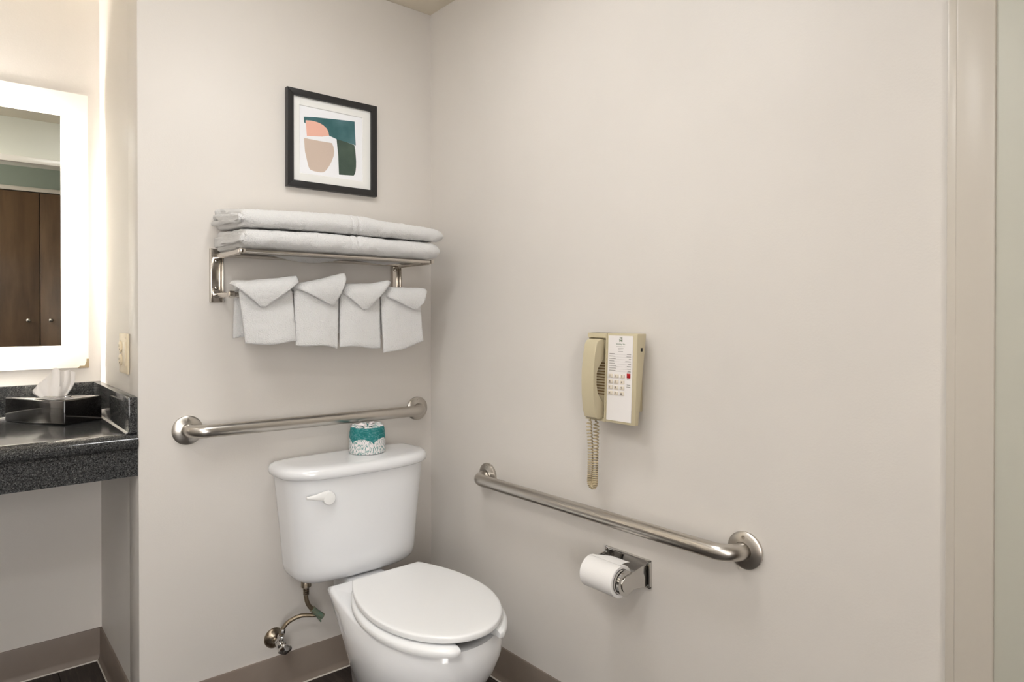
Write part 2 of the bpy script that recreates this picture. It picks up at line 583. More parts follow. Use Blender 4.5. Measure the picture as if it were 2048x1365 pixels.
# ================================================================== outlet and switch plate on the return wall
op = empty('outlet_plate', (XR, 0.166, 0.99), 'ivory wall plate with a duplex outlet and a rocker switch', 'outlet')
oy, oz = 0.166, 1.048
obj('plate', bx(XR - 0.006, XR, oy - 0.060, oy + 0.060, oz - 0.058, oz + 0.058, bev=0.003), ivory, op, smooth=40)
rk = bx(XR - 0.0095, XR - 0.005, oy - 0.047, oy - 0.014, oz - 0.034, oz + 0.034, bev=0.001)
obj('rocker_switch', rk, ivory, op, smooth=40)
for dz in (-0.0195, 0.0195):
    rc = obj('receptacle', lathe(B(), (XR - 0.005, oy + 0.031, oz + dz), (-1, 0, 0), [(0.017, 0), (0.017, 0.004), (0.0155, 0.005), (0, 0.005)], 24), ivory, op, smooth=40)
    sl = B()
    for dy in (-0.006, 0.006):
        box(sl, XR - 0.0104, XR - 0.0098, oy + 0.031 + dy - 0.001, oy + 0.031 + dy + 0.001, oz + dz - 0.002, oz + dz + 0.006)
    box(sl, XR - 0.0104, XR - 0.0098, oy + 0.029, oy + 0.033, oz + dz - 0.010, oz + dz - 0.006)
    obj('slot', sl, dark, rc)
for dy in (-0.031, 0.031):
    obj('screw', lathe(B(), (XR - 0.006, oy + dy, oz + (0.045 if dy < 0 else 0)), (-1, 0, 0), [(0.003, 0), (0.003, 0.001), (0, 0.0012)], 12), old_metal, op)

# ================================================================== framed picture
pf = empty('framed_picture', (-0.385, 0.0, 1.56), 'black framed abstract print of teal, pink and tan shapes', 'picture')
px0, px1, pz0, pz1 = -0.5385, -0.2295, 1.5585, 1.8635
fw, fd, fy = 0.0205, 0.021, -0.001


def frame_bar(x0, x1, z0, z1, horiz):
    bm = B()
    if horiz:
        a, b = (x0, x1)
        lo = z0 if z0 == pz0 else z1
        inn = z1 if z0 == pz0 else z0
        q = [(a, lo), (b, lo), (b - fw, inn), (a + fw, inn)]
    else:
        lo = x0 if x0 == px0 else x1
        inn = x1 if x0 == px0 else x0
        q = [(lo, z0), (lo, z1), (inn, z1 - fw), (inn, z0 + fw)]
    prism(bm, q, 1, fy - fd, fy, bev=0.0012)
    return bm


for (a, b, e, g, h) in [(px0, px1, pz0, pz0 + fw, True), (px0, px1, pz1 - fw, pz1, True), (px0, px0 + fw, pz0, pz1, False), (px1 - fw, px1, pz0, pz1, False)]:
    obj('frame_bar', frame_bar(a, b, e, g, h), black_frame, pf, smooth=30)
# mat board with a bevelled window, paper behind it, printed shapes on the paper
ix0, ix1, iz0, iz1 = px0 + fw, px1 - fw, pz0 + fw, pz1 - fw
wx0, wx1, wz0, wz1 = -0.4950, -0.2790, 1.6060, 1.8170
mb = B()


def rect_ring(x0, x1, z0, z1, y):
    return [(x0, y, z0), (x1, y, z0), (x1, y, z1), (x0, y, z1)]


rings(mb, [rect_ring(ix0, ix1, iz0, iz1, -0.009), rect_ring(ix0, ix1, iz0, iz1, -0.012), rect_ring(wx0 - 0.0015, wx1 + 0.0015, wz0 - 0.0015, wz1 + 0.0015, -0.012), rect_ring(wx0, wx1, wz0, wz1, -0.0095)], False, False)
obj('mat_board', mb, mat_board, pf)
obj('paper', bx(ix0, ix1, -0.0092, -0.006, iz0, iz1), paper, pf)
SH = dict(
    teal=(art_teal, [(-0.4799, 1.7835), (-0.4441, 1.7888), (-0.3991, 1.7929), (-0.3595, 1.7964), (-0.3052, 1.8006), (-0.3042, 1.7653), (-0.3012, 1.7224), (-0.3327, 1.7275), (-0.3696, 1.7315), (-0.3953, 1.7385), (-0.3975, 1.7500), (-0.4030, 1.7600), (-0.4153, 1.7685), (-0.4260, 1.7725), (-0.4378, 1.7749), (-0.4568, 1.7757), (-0.4740, 1.7735), (-0.4740, 1.7637), (-0.4793, 1.7657)]),
    green=(art_green, [(-0.3696, 1.7315), (-0.3327, 1.7275), (-0.3064, 1.7225), (-0.3030, 1.7050), (-0.3012, 1.6871), (-0.3001, 1.6700), (-0.3003, 1.6525), (-0.3018, 1.6380), (-0.3048, 1.6270), (-0.3089, 1.6214), (-0.3615, 1.6174), (-0.3637, 1.6774)]),
    pink=(art_pink, [(-0.474, 1.7730), (-0.4568, 1.7755), (-0.4378, 1.7749), (-0.4260, 1.7725), (-0.4153, 1.7685), (-0.4030, 1.7600), (-0.3975, 1.7500), (-0.3953, 1.7385), (-0.4186, 1.7314), (-0.47, 1.7246)]),
    tan=(art_tan, [(-0.4797, 1.7169), (-0.4379, 1.7159), (-0.3855, 1.7162), (-0.3800, 1.7040), (-0.3779, 1.6907), (-0.3795, 1.6760), (-0.3846, 1.6619), (-0.3915, 1.6470), (-0.3994, 1.6337), (-0.4070, 1.6240), (-0.414, 1.6179), (-0.4250, 1.6160), (-0.4381, 1.6161), (-0.4500, 1.6175), (-0.4602, 1.6205), (-0.4650, 1.6290), (-0.468, 1.6404), (-0.4764, 1.6751)]))
for nm, (m, poly) in SH.items():
    obj('printed_shape', prism(B(), [(x - 0.001, z) for x, z in poly], 1, -0.00935, -0.0093), m, pf)

# ================================================================== towel rack
tr = empty('towel_rack', (-0.44, 0.0, 1.21), 'satin nickel towel shelf with rails and a lower towel bar', 'towel rack')
XA, XB = -0.744, -0.150
ZS, ZB = 1.331, 1.216
for xa, s in ((XA, 1), (XB, -1)):
    br = obj('wall_bracket', merge(merge(bx(xa - 0.018, xa + 0.018, -0.004, 0.0, 1.196, 1.352, bev=0.0012), bx(xa - 0.018, xa - 0.015, -0.018, -0.003, 1.196, 1.352, bev=0.001)), bx(xa + 0.015, xa + 0.018, -0.018, -0.003, 1.196, 1.352, bev=0.001)), nickel, tr, smooth=30)
    for zz in (1.316, 1.238):
        obj('screw', lathe(B(), (xa, -0.004, zz), (0, -1, 0), [(0.0065, 0), (0.0062, 0.0022), (0.003, 0.0042), (0, 0.0045)], 16), nickel, br, smooth=50)
    obj('shelf_arm', merge(tube(B(), smooth_path([(xa, -0.002, ZS - 0.002), (xa, -0.08, ZS - 0.002), (xa, -0.16, ZS - 0.002), (xa, -0.222, ZS - 0.001)], 6), 0.0082, 12), bx(xa - 0.007, xa + 0.007, -0.238, -0.216, ZS - 0.007, ZS + 0.006, bev=0.003)), nickel, tr, smooth=40)
    obj('bar_arm', merge(tube(B(), [(xa, -0.002, ZB), (xa, -0.135, ZB)], 0.0072, 12), lathe(B(), (xa - 0.010, -0.142, ZB), (1, 0, 0), [(0.006, 0), (0.0105, 0.003), (0.0105, 0.017), (0.006, 0.020)], 16)), nickel, tr, smooth=40)
for yy, zz, rr in ((-0.230, ZS, 0.0058), (-0.204, ZS + 0.001, 0.0052), (-0.178, ZS + 0.001, 0.0052), (-0.045, ZS + 0.001, 0.0052), (-0.022, ZS + 0.001, 0.0052)):
    obj('rail', tube(B(), [(XA, yy, zz), (XB, yy, zz)], rr, 12), nickel, tr, smooth=60)
obj('towel_bar', tube(B(), [(XA, -0.142, ZB), (XB, -0.142, ZB)], 0.0072, 14), nickel, tr, smooth=60)


# ------------------------------------------------------------------ folded bath towels
def nz(p, s, seed):
    return noise.noise(Vector(p) * s + Vector((seed * 13.1, seed * 7.7, seed * 3.3)))


def u_section(yf, yb, z0, H, t, e=0.0, n_arc=17, n_leg=34):
    """Closed loop of a sheet folded in a U: fold at the front yf, both ends at yb; e shrinks the sheet thickness."""
    R = H / 2
    out, inn = [], []
    for lst, rad in ((out, R - e), (inn, R - t + e)):
        for k in range(n_leg):
            lst.append((yb + (yf + R - yb) * k / n_leg, z0 + R - rad))
        for k in range(n_arc + 1):
            a = -PI / 2 - PI * k / n_arc
            lst.append((yf + R + rad * math.cos(a), z0 + R + rad * math.sin(a)))
        for k in range(1, n_leg + 1):
            lst.append((yf + R + (yb - yf - R) * k / n_leg, z0 + R + rad))
    return out + inn[::-1]


def folded_towel(name, x0, x1, yf, yb, zfun, hfun, seed, sag, label, group, rear=1.18, shift=0.0, under=None):
    """zfun(x): bottom height, hfun(x): thickness, both at the front fold."""
    bm = B()
    N = 250
    for layer, (inset, frac0, frac1) in enumerate(((0.0, 0.0, 1.0), (0.011, 0.245, 0.755))):
        loops = []
        xa = x0 + (0.006 if layer == 0 else -0.003)
        xb = x1 - (0.0 if layer == 0 else 0.012)
        # stations, denser at the left end where the sheet edges are rounded
        st = [0.0, 0.0006, 0.0015, 0.003, 0.005, 0.008]
        st += [0.008 + (1 - 0.008) * i / N for i in range(1, N + 1)]
        for s in st:
            x = xa + (xb - xa) * s
            d0 = s * (xb - xa)
            H = hfun(x)
            endl = min(1.0, ((1 - s) * (x1 - x0)) / 0.045)
            puff = 0.50 + 0.50 * math.sqrt(endl * (2 - endl))
            h = H * (frac1 - frac0) * 0.985
            t = h * 0.47 if layer == 0 else h * 0.49
            rr = t * 0.5
            e = 0.0 if d0 >= rr else rr - math.sqrt(max(0.0, rr * rr - (rr - d0) ** 2))
            e = min(e, rr * 0.93)
            zb = zfun(x) + H * frac0
            yfx = yf + inset + 0.014 * (1 - endl) ** 2 + 0.005 * nz((x, 0.3, 0), 7, seed)
            # shallow pinch of the woven border
            bd = math.exp(-((x - shift - 0.011) / 0.0045) ** 2) + 0.8 * math.exp(-((x - shift + 0.011) / 0.0045) ** 2)
            sec = u_section(yfx + 0.004 * bd, yb + 0.004 * layer, 0.0, h * (1 - 0.07 * bd), t, e)
            lp = []
            for (yy, zz) in sec:
                g = (yy - yf) / (yb - yf)
                z = zz * puff * (1 + (rear - 1) * g) + (1 - puff) * h * 0.5
                mid = math.exp(-((yy + 0.112) / 0.031) ** 2)
                z -= sag(x) * mid * (1.0 if zz < h * 0.5 else 0.4)
                if under:
                    z += under(x) * g
                p = Vector((x, yy, zb + z))
                near = math.exp(-d0 / 0.05)
                d = 0.0026 * nz(p, 26, seed) + 0.0014 * nz(p, 75, seed) + 0.0014 * nz(p, 190, seed) + 0.0008 * nz(p, 330, seed + 3)
                d += near * 0.0022 * nz(p, 40, seed + 6 + layer)
                kx = 0.006 * near * nz((0.2, yy, zz * 2.5), 34, seed + layer * 3)
                lp.append((x + kx, yy + d * 0.9, zb + z + d * (1.0 - 0.55 * g)))
            loops.append(lp)
        rings(bm, loops)
    bmesh.ops.triangulate(bm, faces=[f for f in bm.faces if len(f.verts) > 4])
    o = obj(name, bm, towel_m, loc=((x0 + x1) / 2, (yf + yb) / 2, zfun(x0)), smooth=80)
    return prop(o, label, 'towel', group)


def lerp_tab(tab):
    def f(x):
        if x <= tab[0][0]:
            return tab[0][1]
        for (a, va), (b, vb) in zip(tab[:-1], tab[1:]):
            if x <= b:
                t = (x - a) / (b - a)
                t = t * t * (3 - 2 * t)
                return va + (vb - va) * t
        return tab[-1][1]
    return f


zl = lerp_tab([(-0.76, 1.3400), (-0.45, 1.3395), (-0.16, 1.3395), (-0.12, 1.3395)])
hl = lerp_tab([(-0.76, 0.047), (-0.5, 0.052), (-0.30, 0.051), (-0.12, 0.049)])
zu = lambda x: zl(x) + hl(x) + 0.0036
hu = lerp_tab([(-0.76, 0.046), (-0.6, 0.050), (-0.42, 0.054), (-0.28, 0.046), (-0.10, 0.040)])
sag0 = lambda x: 0.022 * max(0.0, math.sin((x + 0.74) / 0.60 * PI)) ** 0.7 * (0.75 + 0.4 * math.sin(x * 21))
folded_towel('bath_towel', -0.752, -0.130, -0.262, -0.024, zl, hl, 1, sag0, 'folded white bath towel resting directly on the rack rails', 'folded bath towels on the rack', 1.24, -0.432)
folded_towel('bath_towel', -0.757, -0.118, -0.262, -0.026, zu, hu, 2, lambda x: 0.0, 'folded white bath towel lying on top of another towel', 'folded bath towels on the rack', 1.36, -0.428, under=lambda x: 0.24 * hl(x) + 0.001)


# ------------------------------------------------------------------ hand towels over the bar
def sheet(bm, grid, t, seed, amp=0.0012):
    """Thick cloth from a grid of points (rows x cols)."""
    R_, C_ = len(grid), len(grid[0])
    nr = [[None] * C_ for _ in range(R_)]
    for i in range(R_):
        for j in range(C_):
            a = grid[min(i + 1, R_ - 1)][j] - grid[max(i - 1, 0)][j]
            b = grid[i][min(j + 1, C_ - 1)] - grid[i][max(j - 1, 0)]
            n = a.cross(b)
            nr[i][j] = n.normalized() if n.length > 1e-9 else Vector((0, -1, 0))
    F, K = [], []
    for i in range(R_):
        F.append([]); K.append([])
        for j in range(C_):
            p = grid[i][j]
            e = min(1.0, min(i, R_ - 1 - i) / (1 + 0.04 * R_), min(j, C_ - 1 - j) / (1 + 0.04 * C_))
            hh = t * (0.45 + 0.55 * math.sqrt(e))
            d = amp * (nz(p, 45, seed) + 0.8 * nz(p, 110, seed) + 0.5 * nz(p, 190, seed))
            F[-1].append(bm.verts.new(p + nr[i][j] * (hh / 2 + d)))
            K[-1].append(bm.verts.new(p - nr[i][j] * (hh / 2 + d * 0.3)))
    for i in range(R_ - 1):
        for j in range(C_ - 1):
            bm.faces.new((F[i][j], F[i][j + 1], F[i + 1][j + 1], F[i + 1][j]))
            bm.faces.new((K[i][j], K[i + 1][j], K[i + 1][j + 1], K[i][j + 1]))
    for i in range(R_ - 1):
        bm.faces.new((F[i][0], F[i + 1][0], K[i + 1][0], K[i][0]))
        bm.faces.new((F[i][-1], K[i][-1], K[i + 1][-1], F[i + 1][-1]))
    for j in range(C_ - 1):
        bm.faces.new((F[0][j], K[0][j], K[0][j + 1], F[0][j + 1]))
        bm.faces.new((F[-1][j], F[-1][j + 1], K[-1][j + 1], K[-1][j]))
    return bm


def hand_towel(xl_top, xr_top, xl_bot, xr_bot, zbl, zbr, flap, seed, dy, label, rear_z=1.09, ztop=1.236):
    root = empty('hand_towel', ((xl_top + xr_top) / 2, -0.142, ZB), label, 'towel', 'hand towels over the lower bar')
    yb, yf = -0.122 + 0.004 * seed * 0.3, -0.176 - dy
    cols, grid = 44, []
    # path: rear hem -> up -> over bar -> front down
    path = []
    for k in range(26):
        t = k / 25
        path.append((yb + 0.004 * math.sin(t * 5 + seed), ('r', t)))
    for k in range(1, 8):
        a = PI * k / 8
        ym, rr = (yb + yf) / 2, (yb - yf) / 2
        path.append((ym + rr * math.cos(a), ('o', math.sin(a))))
    for k in range(48):
        path.append((yf, ('f', k / 47)))
    for yy, (m, t) in path:
        row = []
        for jx in range(cols):
            u = jx / (cols - 1)
            if m == 'r':
                z = rear_z + 0.006 * math.sin(u * 4) + (ztop - 0.012 - rear_z) * t
                x = (xl_top + 0.004) + (xr_top - 0.008 - xl_top) * u
                y = yy
            elif m == 'o':
                z = ztop - 0.012 + 0.012 * t
                x = (xl_top + 0.003) + (xr_top - 0.006 - xl_top) * u
                y = yy
            else:
                zb = zbl + (zbr - zbl) * u + 0.0035 * math.sin(u * 6.0 + seed * 2)
                zt = ztop - 0.012
                z = zt + (zb - zt) * t
                xl_ = xl_top + (xl_bot - xl_top) * t
                xr_ = xr_top + (xr_bot - xr_top) * t
                x = xl_ + (xr_ - xl_) * u
                y = yy - 0.004 * math.sin(u * PI) * (1 - t) + 0.006 * t * math.sin(u * 5.0 + seed) - 0.006 * t
            row.append(Vector((x, y, z)))
        grid.append(row)
    obj('towel_drape', sheet(B(), grid, 0.012, seed), towel_m, root, smooth=80)
    # folded-down corner: polygon flap = list of top edge points (left to right) and tip
    top, tip, lift = flap
    n = 44
    grid = []
    # sample the top edge evenly
    tp = [Vector((x, 0, z)) for x, z in top]
    tip = Vector((tip[0], 0, tip[1]))
    def edge(u):
        d = [0.0]
        for a, b in zip(tp[:-1], tp[1:]):
            d.append(d[-1] + (b - a).length)
        s = u * d[-1]
        for a, b, d0, d1 in zip(tp[:-1], tp[1:], d[:-1], d[1:]):
            if s <= d1 + 1e-9:
                return a.lerp(b, (s - d0) / (d1 - d0))
        return tp[-1]
    for i in range(n):
        t = i / (n - 1)
        row = []
        for jx in range(n):
            u = jx / (n - 1)
            e = edge(u)
            tt = t * 0.985
            # blunt tip: rows shrink toward the tip
            p = e.lerp(tip + Vector(((u - 0.5) * 0.012, 0, 0)), tt)
            back = 0.026 * (1 - t) ** 7          # roll back over the top towards the bar
            y = yf - 0.015 - 0.009 * math.sin(PI * min(1, t * 1.1)) * (0.5 + 0.5 * u) - lift * u * (1 - t) + back * (1 - 0.75 * u)
            p = Vector((p.x, y, p.z))
            row.append(p)
        grid.append(row)
    obj('folded_corner', sheet(B(), grid, 0.010, seed + 5, 0.0009), towel_m, root, smooth=80)
    return root


hand_towel(-0.736, -0.588, -0.718, -0.580, 1.078, 1.081,
           ([(-0.756, 1.243), (-0.750, 1.252), (-0.712, 1.2525), (-0.645, 1.260), (-0.600, 1.267), (-0.584, 1.269), (-0.579, 1.2516)], (-0.676, 1.181), 0.016), 1, 0.0,
           'white hand towel with folded corner hanging next to the exposed bar joint', 1.094)
hand_towel(-0.584, -0.448, -0.578, -0.452, 1.075, 1.061,
           ([(-0.586, 1.239), (-0.562, 1.2503), (-0.498, 1.2668), (-0.450, 1.281), (-0.440, 1.2822), (-0.439, 1.2618)], (-0.4725, 1.1885), 0.020), 2, 0.003,
           'white hand towel whose folded corner peaks highest against the wall', 1.10)
hand_towel(-0.442, -0.309, -0.445, -0.305, 1.063, 1.058,
           ([(-0.443, 1.229), (-0.424, 1.2526), (-0.344, 1.2551), (-0.300, 1.265), (-0.290, 1.2664), (-0.283, 1.2608)], (-0.3655, 1.175), 0.016), 3, 0.001,
           'white hand towel hanging between the peaked one and the lowest hanging one', 1.10)
hand_towel(-0.306, -0.166, -0.302, -0.152, 1.038, 1.070,
           ([(-0.308, 1.2234), (-0.279, 1.2453), (-0.202, 1.2454), (-0.160, 1.2455), (-0.1474, 1.2427), (-0.163, 1.205)], (-0.1905, 1.1765), 0.006), 4, 0.005,
           'white hand towel hanging lowest, nearest the room corner', 1.09)


# ================================================================== grab bars
def flange(center, axis, r=0.041):
    return lathe(B(), center, axis, [(r - 0.001, 0.0005), (r, 0.003), (r, 0.008), (r - 0.004, 0.0115), (r * 0.62, 0.014), (0.0205, 0.0155), (0.0202, 0.013)], 48)


def grab_bar(p0, p1, nrm, label, off=0.060, r=0.0185):
    p0, p1, nrm = Vector(p0), Vector(p1), Vector(nrm)
    t = (p1 - p0).normalized()
    root = empty('grab_bar', (p0 + p1) / 2, label, 'grab bar')
    bend = 0.046
    pts = [p0 + nrm * 0.004]
    for k in range(9):
        a = PI / 2 * k / 8
        pts.append(p0 + nrm * (off - bend + bend * math.sin(a)) + t * (bend * (1 - math.cos(a))))
    L = (p1 - p0).length
    for k in range(1, 12):
        pts.append(p0 + nrm * off + t * (bend + (L - 2 * bend) * k / 12))
    for k in range(9):
        a = PI / 2 * (1 - k / 8)
        pts.append(p1 + nrm * (off - bend + bend * math.sin(a)) - t * (bend * (1 - math.cos(a))))
    pts.append(p1 + nrm * 0.004)
    obj('bar', tube(B(), pts, r, 28), steel, root, smooth=60)
    for p in (p0, p1):
        fo = obj('flange', flange(p, nrm), steel, root, smooth=35)
        obj('screw', lathe(B(), p + nrm * 0.0128 + Vector((0, 0, 0.030)), nrm, [(0.0042, 0), (0.004, 0.0018), (0, 0.0022)], 14), steel, fo, smooth=40)
    return root


grab_bar((-0.8225, 0, 0.8335), (-0.0625, 0, 0.8265), (0, -1, 0), 'brushed steel grab bar on the wall above the toilet tank')
grab_bar((0, -0.339, 0.6385), (0, -1.2525, 0.6425), (-1, 0, 0), 'brushed steel grab bar on the wall below the telephone')

# ================================================================== toilet
TX, BX = -0.367, -0.382
toi = empty('toilet', (TX, -0.40, 0.0), 'white two piece toilet with closed lid and open front seat', 'toilet')


def dee(xc, hw, yb, yf, nf=3.0, nb=7.0, ym=-0.105, n=72):
    out = []
    for k in range(n):
        a = 2 * PI * k / n
        cx, sy = math.cos(a), math.sin(a)
        if sy <= 0:
            x = hw * math.copysign(abs(cx) ** (2 / nf), cx)
            y = ym + (ym - yf) * -abs(sy) ** (2 / nf)
        else:
            x = hw * math.copysign(abs(cx) ** (2 / nb), cx)
            y = ym + (yb - ym) * abs(sy) ** (2 / nb)
        out.append((xc + x, y))
    return out


def lev(poly, z):
    return [Vector((x, y, z)) for x, y in poly]


tank = B()
TL = []
for z, hw, yf, yb in [(0.366, 0.142, -0.155, -0.050), (0.367, 0.166, -0.176, -0.040), (0.371, 0.182, -0.190, -0.034), (0.379, 0.193, -0.199, -0.031), (0.391, 0.2005, -0.205, -0.030), (0.410, 0.2045, -0.208, -0.0295), (0.45, 0.208, -0.210, -0.029), (0.52, 0.214, -0.214, -0.028), (0.60, 0.222, -0.218, -0.027), (0.684, 0.2305, -0.222, -0.026)]:
    TL.append(lev(dee(TX, hw, yb, yf, 3.2), z))
rings(tank, TL)
tank_o = obj('tank', tank, porcelain, toi, smooth=60)
lid = B()
LL = []
for z, hw, yf, yb in [(0.6845, 0.228, -0.224, -0.026), (0.6846, 0.236, -0.233, -0.021), (0.688, 0.240, -0.237, -0.018), (0.697, 0.2425, -0.2395, -0.016), (0.707, 0.241, -0.238, -0.0165), (0.714, 0.236, -0.233, -0.019), (0.7185, 0.226, -0.223, -0.025), (0.7205, 0.205, -0.203, -0.036), (0.7215, 0.15, -0.16, -0.05)]:
    LL.append(lev(dee(TX, hw + 0.005, yb, yf, 2.9, 5.5), z))
rings(lid, LL)
obj('tank_lid', lid, porcelain, tank_o, smooth=60)
# flush lever: round hub with a tapering handle
lv = B()
hx, hz, ly = -0.5000, 0.6300, -0.2080
lathe(lv, (hx, ly, hz), (0, -1, 0), [(0.010, -0.012), (0.010, 0.010), (0.0185, 0.011), (0.0195, 0.014), (0.0195, 0.021), (0.0175, 0.024), (0, 0.0255)], 28)
hp = smooth_path([(hx, ly - 0.018, hz + 0.004), (hx - 0.022, ly - 0.020, hz + 0.008), (hx - 0.045, ly - 0.021, hz + 0.009), (hx - 0.068, ly - 0.020, hz + 0.011)], 6)
loops = []
for i, p in enumerate(hp):
    s = i / (len(hp) - 1)
    hh = 0.0145 * (1 - s) ** 1.3 + 0.0042
    dd = 0.0055 - 0.0015 * s
    loops.append([p + Vector((0, dd * math.cos(2 * PI * k / 14), hh * math.sin(2 * PI * k / 14))) for k in range(14)])
rings(lv, loops)
obj('flush_lever', lv, lever_plastic, tank_o, smooth=50)


def egg(xc, yb, hb, hm, ym, yf, pw=2.1, n=26, rb=0.02):
    """Outline, counter-clockwise from back right along the right side to the tip and back."""
    right = []
    for k in range(n + 1):
        s = k / n
        if s < 0.45:
            t = s / 0.45
            y = yb + (ym - yb) * t
            wv = hm - (hm - hb) * (1 - t) ** 2
        else:
            a = (s - 0.45) / 0.55 * PI / 2
            y = ym + (yf - ym) * math.sin(a) ** (2 / pw)
            wv = hm * max(0.0, math.cos(a)) ** (2 / pw)
        right.append((wv, y))
    # the seat and bowl sit turned a little away from square with the wall
    sk = lambda y: xc + 0.045 * min(0.0, y + 0.35)
    pts = [(sk(y) + wv, y) for wv, y in right] + [(sk(y) - wv, y) for wv, y in right[-2::-1]]
    return pts


bowl = B()
spec = [  # z, back y, back half width, max half width, y of max, tip y
    (0.000, -0.250, 0.070, 0.106, -0.42, -0.600),
    (0.028, -0.250, 0.069, 0.105, -0.42, -0.598),
    (0.045, -0.255, 0.062, 0.097, -0.42, -0.590),
    (0.090, -0.255, 0.060, 0.098, -0.44, -0.605),
    (0.140, -0.252, 0.064, 0.116, -0.48, -0.655),
    (0.190, -0.250, 0.072, 0.138, -0.51, -0.710),
    (0.240, -0.248, 0.082, 0.159, -0.53, -0.755),
    (0.285, -0.246, 0.096, 0.173, -0.55, -0.785),
    (0.320, -0.244, 0.112, 0.1785, -0.56, -0.800),
    (0.348, -0.243, 0.124, 0.1765, -0.565, -0.803),
    (0.366, -0.242, 0.129, 0.173, -0.565, -0.800),
    (0.376, -0.243, 0.130, 0.169, -0.565, -0.796),
    (0.381, -0.246, 0.127, 0.167, -0.565, -0.795),
    (0.3825, -0.254, 0.119, 0.158, -0.565, -0.786),
]
loops = [lev(egg(BX, yb, hb, hm, ym, yf), z) for z, yb, hb, hm, ym, yf in spec]
for z, yb, hb, hm, ym, yf in [(0.382, -0.335, 0.085, 0.137, -0.565, -0.760), (0.374, -0.342, 0.080, 0.130, -0.565, -0.752), (0.345, -0.345, 0.080, 0.130, -0.565, -0.752), (0.28, -0.37, 0.07, 0.115, -0.55, -0.73), (0.20, -0.42, 0.04, 0.07, -0.52, -0.64)]:
    loops.append(lev(egg(BX, yb, hb, hm, ym, yf), z))
rings(bowl, loops)
box(bowl, BX - 0.045, BX + 0.085, -0.30, -0.09, 0.30, 0.3645, bev=0.012, seg=3)
obj('bowl', bowl, porcelain, toi, smooth=60)
# open front seat ring
outer = egg(BX, -0.350, 0.108, 0.1745, -0.575, -0.833, n=48)
inner = egg(BX, -0.385, 0.080, 0.118, -0.575, -0.765, n=48)


def dense(poly):
    return poly


def cut(poly, xa, xb, ylim):
    n = len(poly)
    i1 = max(i for i in range(n // 2 + 1) if poly[i][0] > xb or poly[i][1] > ylim)
    i2 = min(i for i in range(n // 2, n) if poly[i][0] < xa or poly[i][1] > ylim)
    return i1, i2


gx0, gx1 = -0.452, -0.348
oi1, oi2 = cut(outer, gx0, gx1, -0.70)
ii1, ii2 = cut(inner, gx0, gx1, -0.70)


def edge_pts(poly, i1, i2):
    """right half from gap to back, then back edge, then left half to the gap."""
    a = poly[:i1 + 1][::-1]
    b = poly[i2:][::-1]
    return a + b


op_, ip_ = edge_pts(outer, oi1, oi2), edge_pts(inner, ii1, ii2)


def resample(p, n):
    d = [0.0]
    for a, b in zip(p[:-1], p[1:]):
        d.append(d[-1] + math.hypot(b[0] - a[0], b[1] - a[1]))
    out, k = [], 0
    for i in range(n):
        s = d[-1] * i / (n - 1)
        while k < len(d) - 2 and s > d[k + 1]:
            k += 1
        t = (s - d[k]) / max(1e-9, d[k + 1] - d[k])
        out.append((p[k][0] + (p[k + 1][0] - p[k][0]) * t, p[k][1] + (p[k + 1][1] - p[k][1]) * t))
    return out


NO = 96
ro, ri = resample(op_, NO), resample(ip_, NO)
ring = B()
loops = []
for i, ((xo, yo), (xi, yi)) in enumerate(zip(ro, ri)):
    e = min(i, NO - 1 - i) * 0.0115
    f = 1.0 if e > 0.012 else 0.80 + 0.20 * math.sqrt(1 - (1 - e / 0.012) ** 2)
    a, b = Vector((xo, yo, 0)), Vector((xi, yi, 0))
    m = (a + b) / 2
    sec = []
    z0, z1 = 0.3875, 0.4085
    zc = (z0 + z1) / 2
    for u, z in [(0.02, z0), (0.0, z0 + 0.004), (0.0, z0 + 0.013), (0.05, z1 - 0.005), (0.16, z1 - 0.0008), (0.32, z1), (0.62, z1 - 0.001), (0.85, z1 - 0.004), (0.97, z1 - 0.010), (1.0, z0 + 0.006), (0.97, z0)]:
        p = a.lerp(b, u)
        p = m + (p - m) * f
        sec.append(Vector((p.x, p.y, zc + (z - zc) * f)))
    loops.append(sec)
rings(ring, loops)
seat_o = obj('seat', ring, seat_plastic, toi, smooth=60, label='white open front seat ring')
# bumpers under the seat and the lid
for (x, y) in ((-0.540, -0.645), (-0.250, -0.645)):
    obj('bumper', lathe(B(), (x, y, 0.3815), (0, 0, 1), [(0.010, 0), (0.010, 0.0065), (0.0, 0.0066)], 12), seat_plastic, seat_o)
# lid
lidm = B()
LID = [(0.4125, 0.020), (0.4126, 0.003), (0.4140, 0.0006), (0.4165, 0.0), (0.4245, 0.0), (0.4270, 0.0010), (0.4286, 0.0035), (0.4294, 0.009), (0.4298, 0.030), (0.4300, 0.07)]
loops = []
for z, ins in LID:
    loops.append(lev(egg(BX, -0.351 - ins * 0.6, 0.1075 - ins, 0.166 - ins, -0.578, -0.820 + ins, n=40, pw=2.0), z))
rings(lidm, loops)
obj('seat_lid', lidm, seat_plastic, toi, smooth=60)
for s in (-1, 1):
    obj('hinge', merge(bx(BX + s * 0.072 - 0.018, BX + s * 0.072 + 0.018, -0.372, -0.330, 0.382, 0.414, bev=0.006, seg=3), lathe(B(), (BX + s * 0.072 - 0.019, -0.346, 0.409), (1, 0, 0), [(0.006, 0), (0.0075, 0.002), (0.0075, 0.036), (0.006, 0.038)], 16)), seat_plastic, toi, smooth=50)
for s in (-1, 1):
    obj('bolt_cap', lathe(B(), (BX + s * 0.118, -0.36, 0.029), (0, 0, 1), [(0.013, 0), (0.012, 0.010), (0.007, 0.016), (0, 0.018)], 20), porcelain, toi, smooth=50)

# ================================================================== wrapped toilet roll on the tank
wr = empty('wrapped_toilet_roll', (-0.316, -0.112, 0.7218), 'paper wrapped toilet roll in teal and white on the tank lid', 'toilet roll')


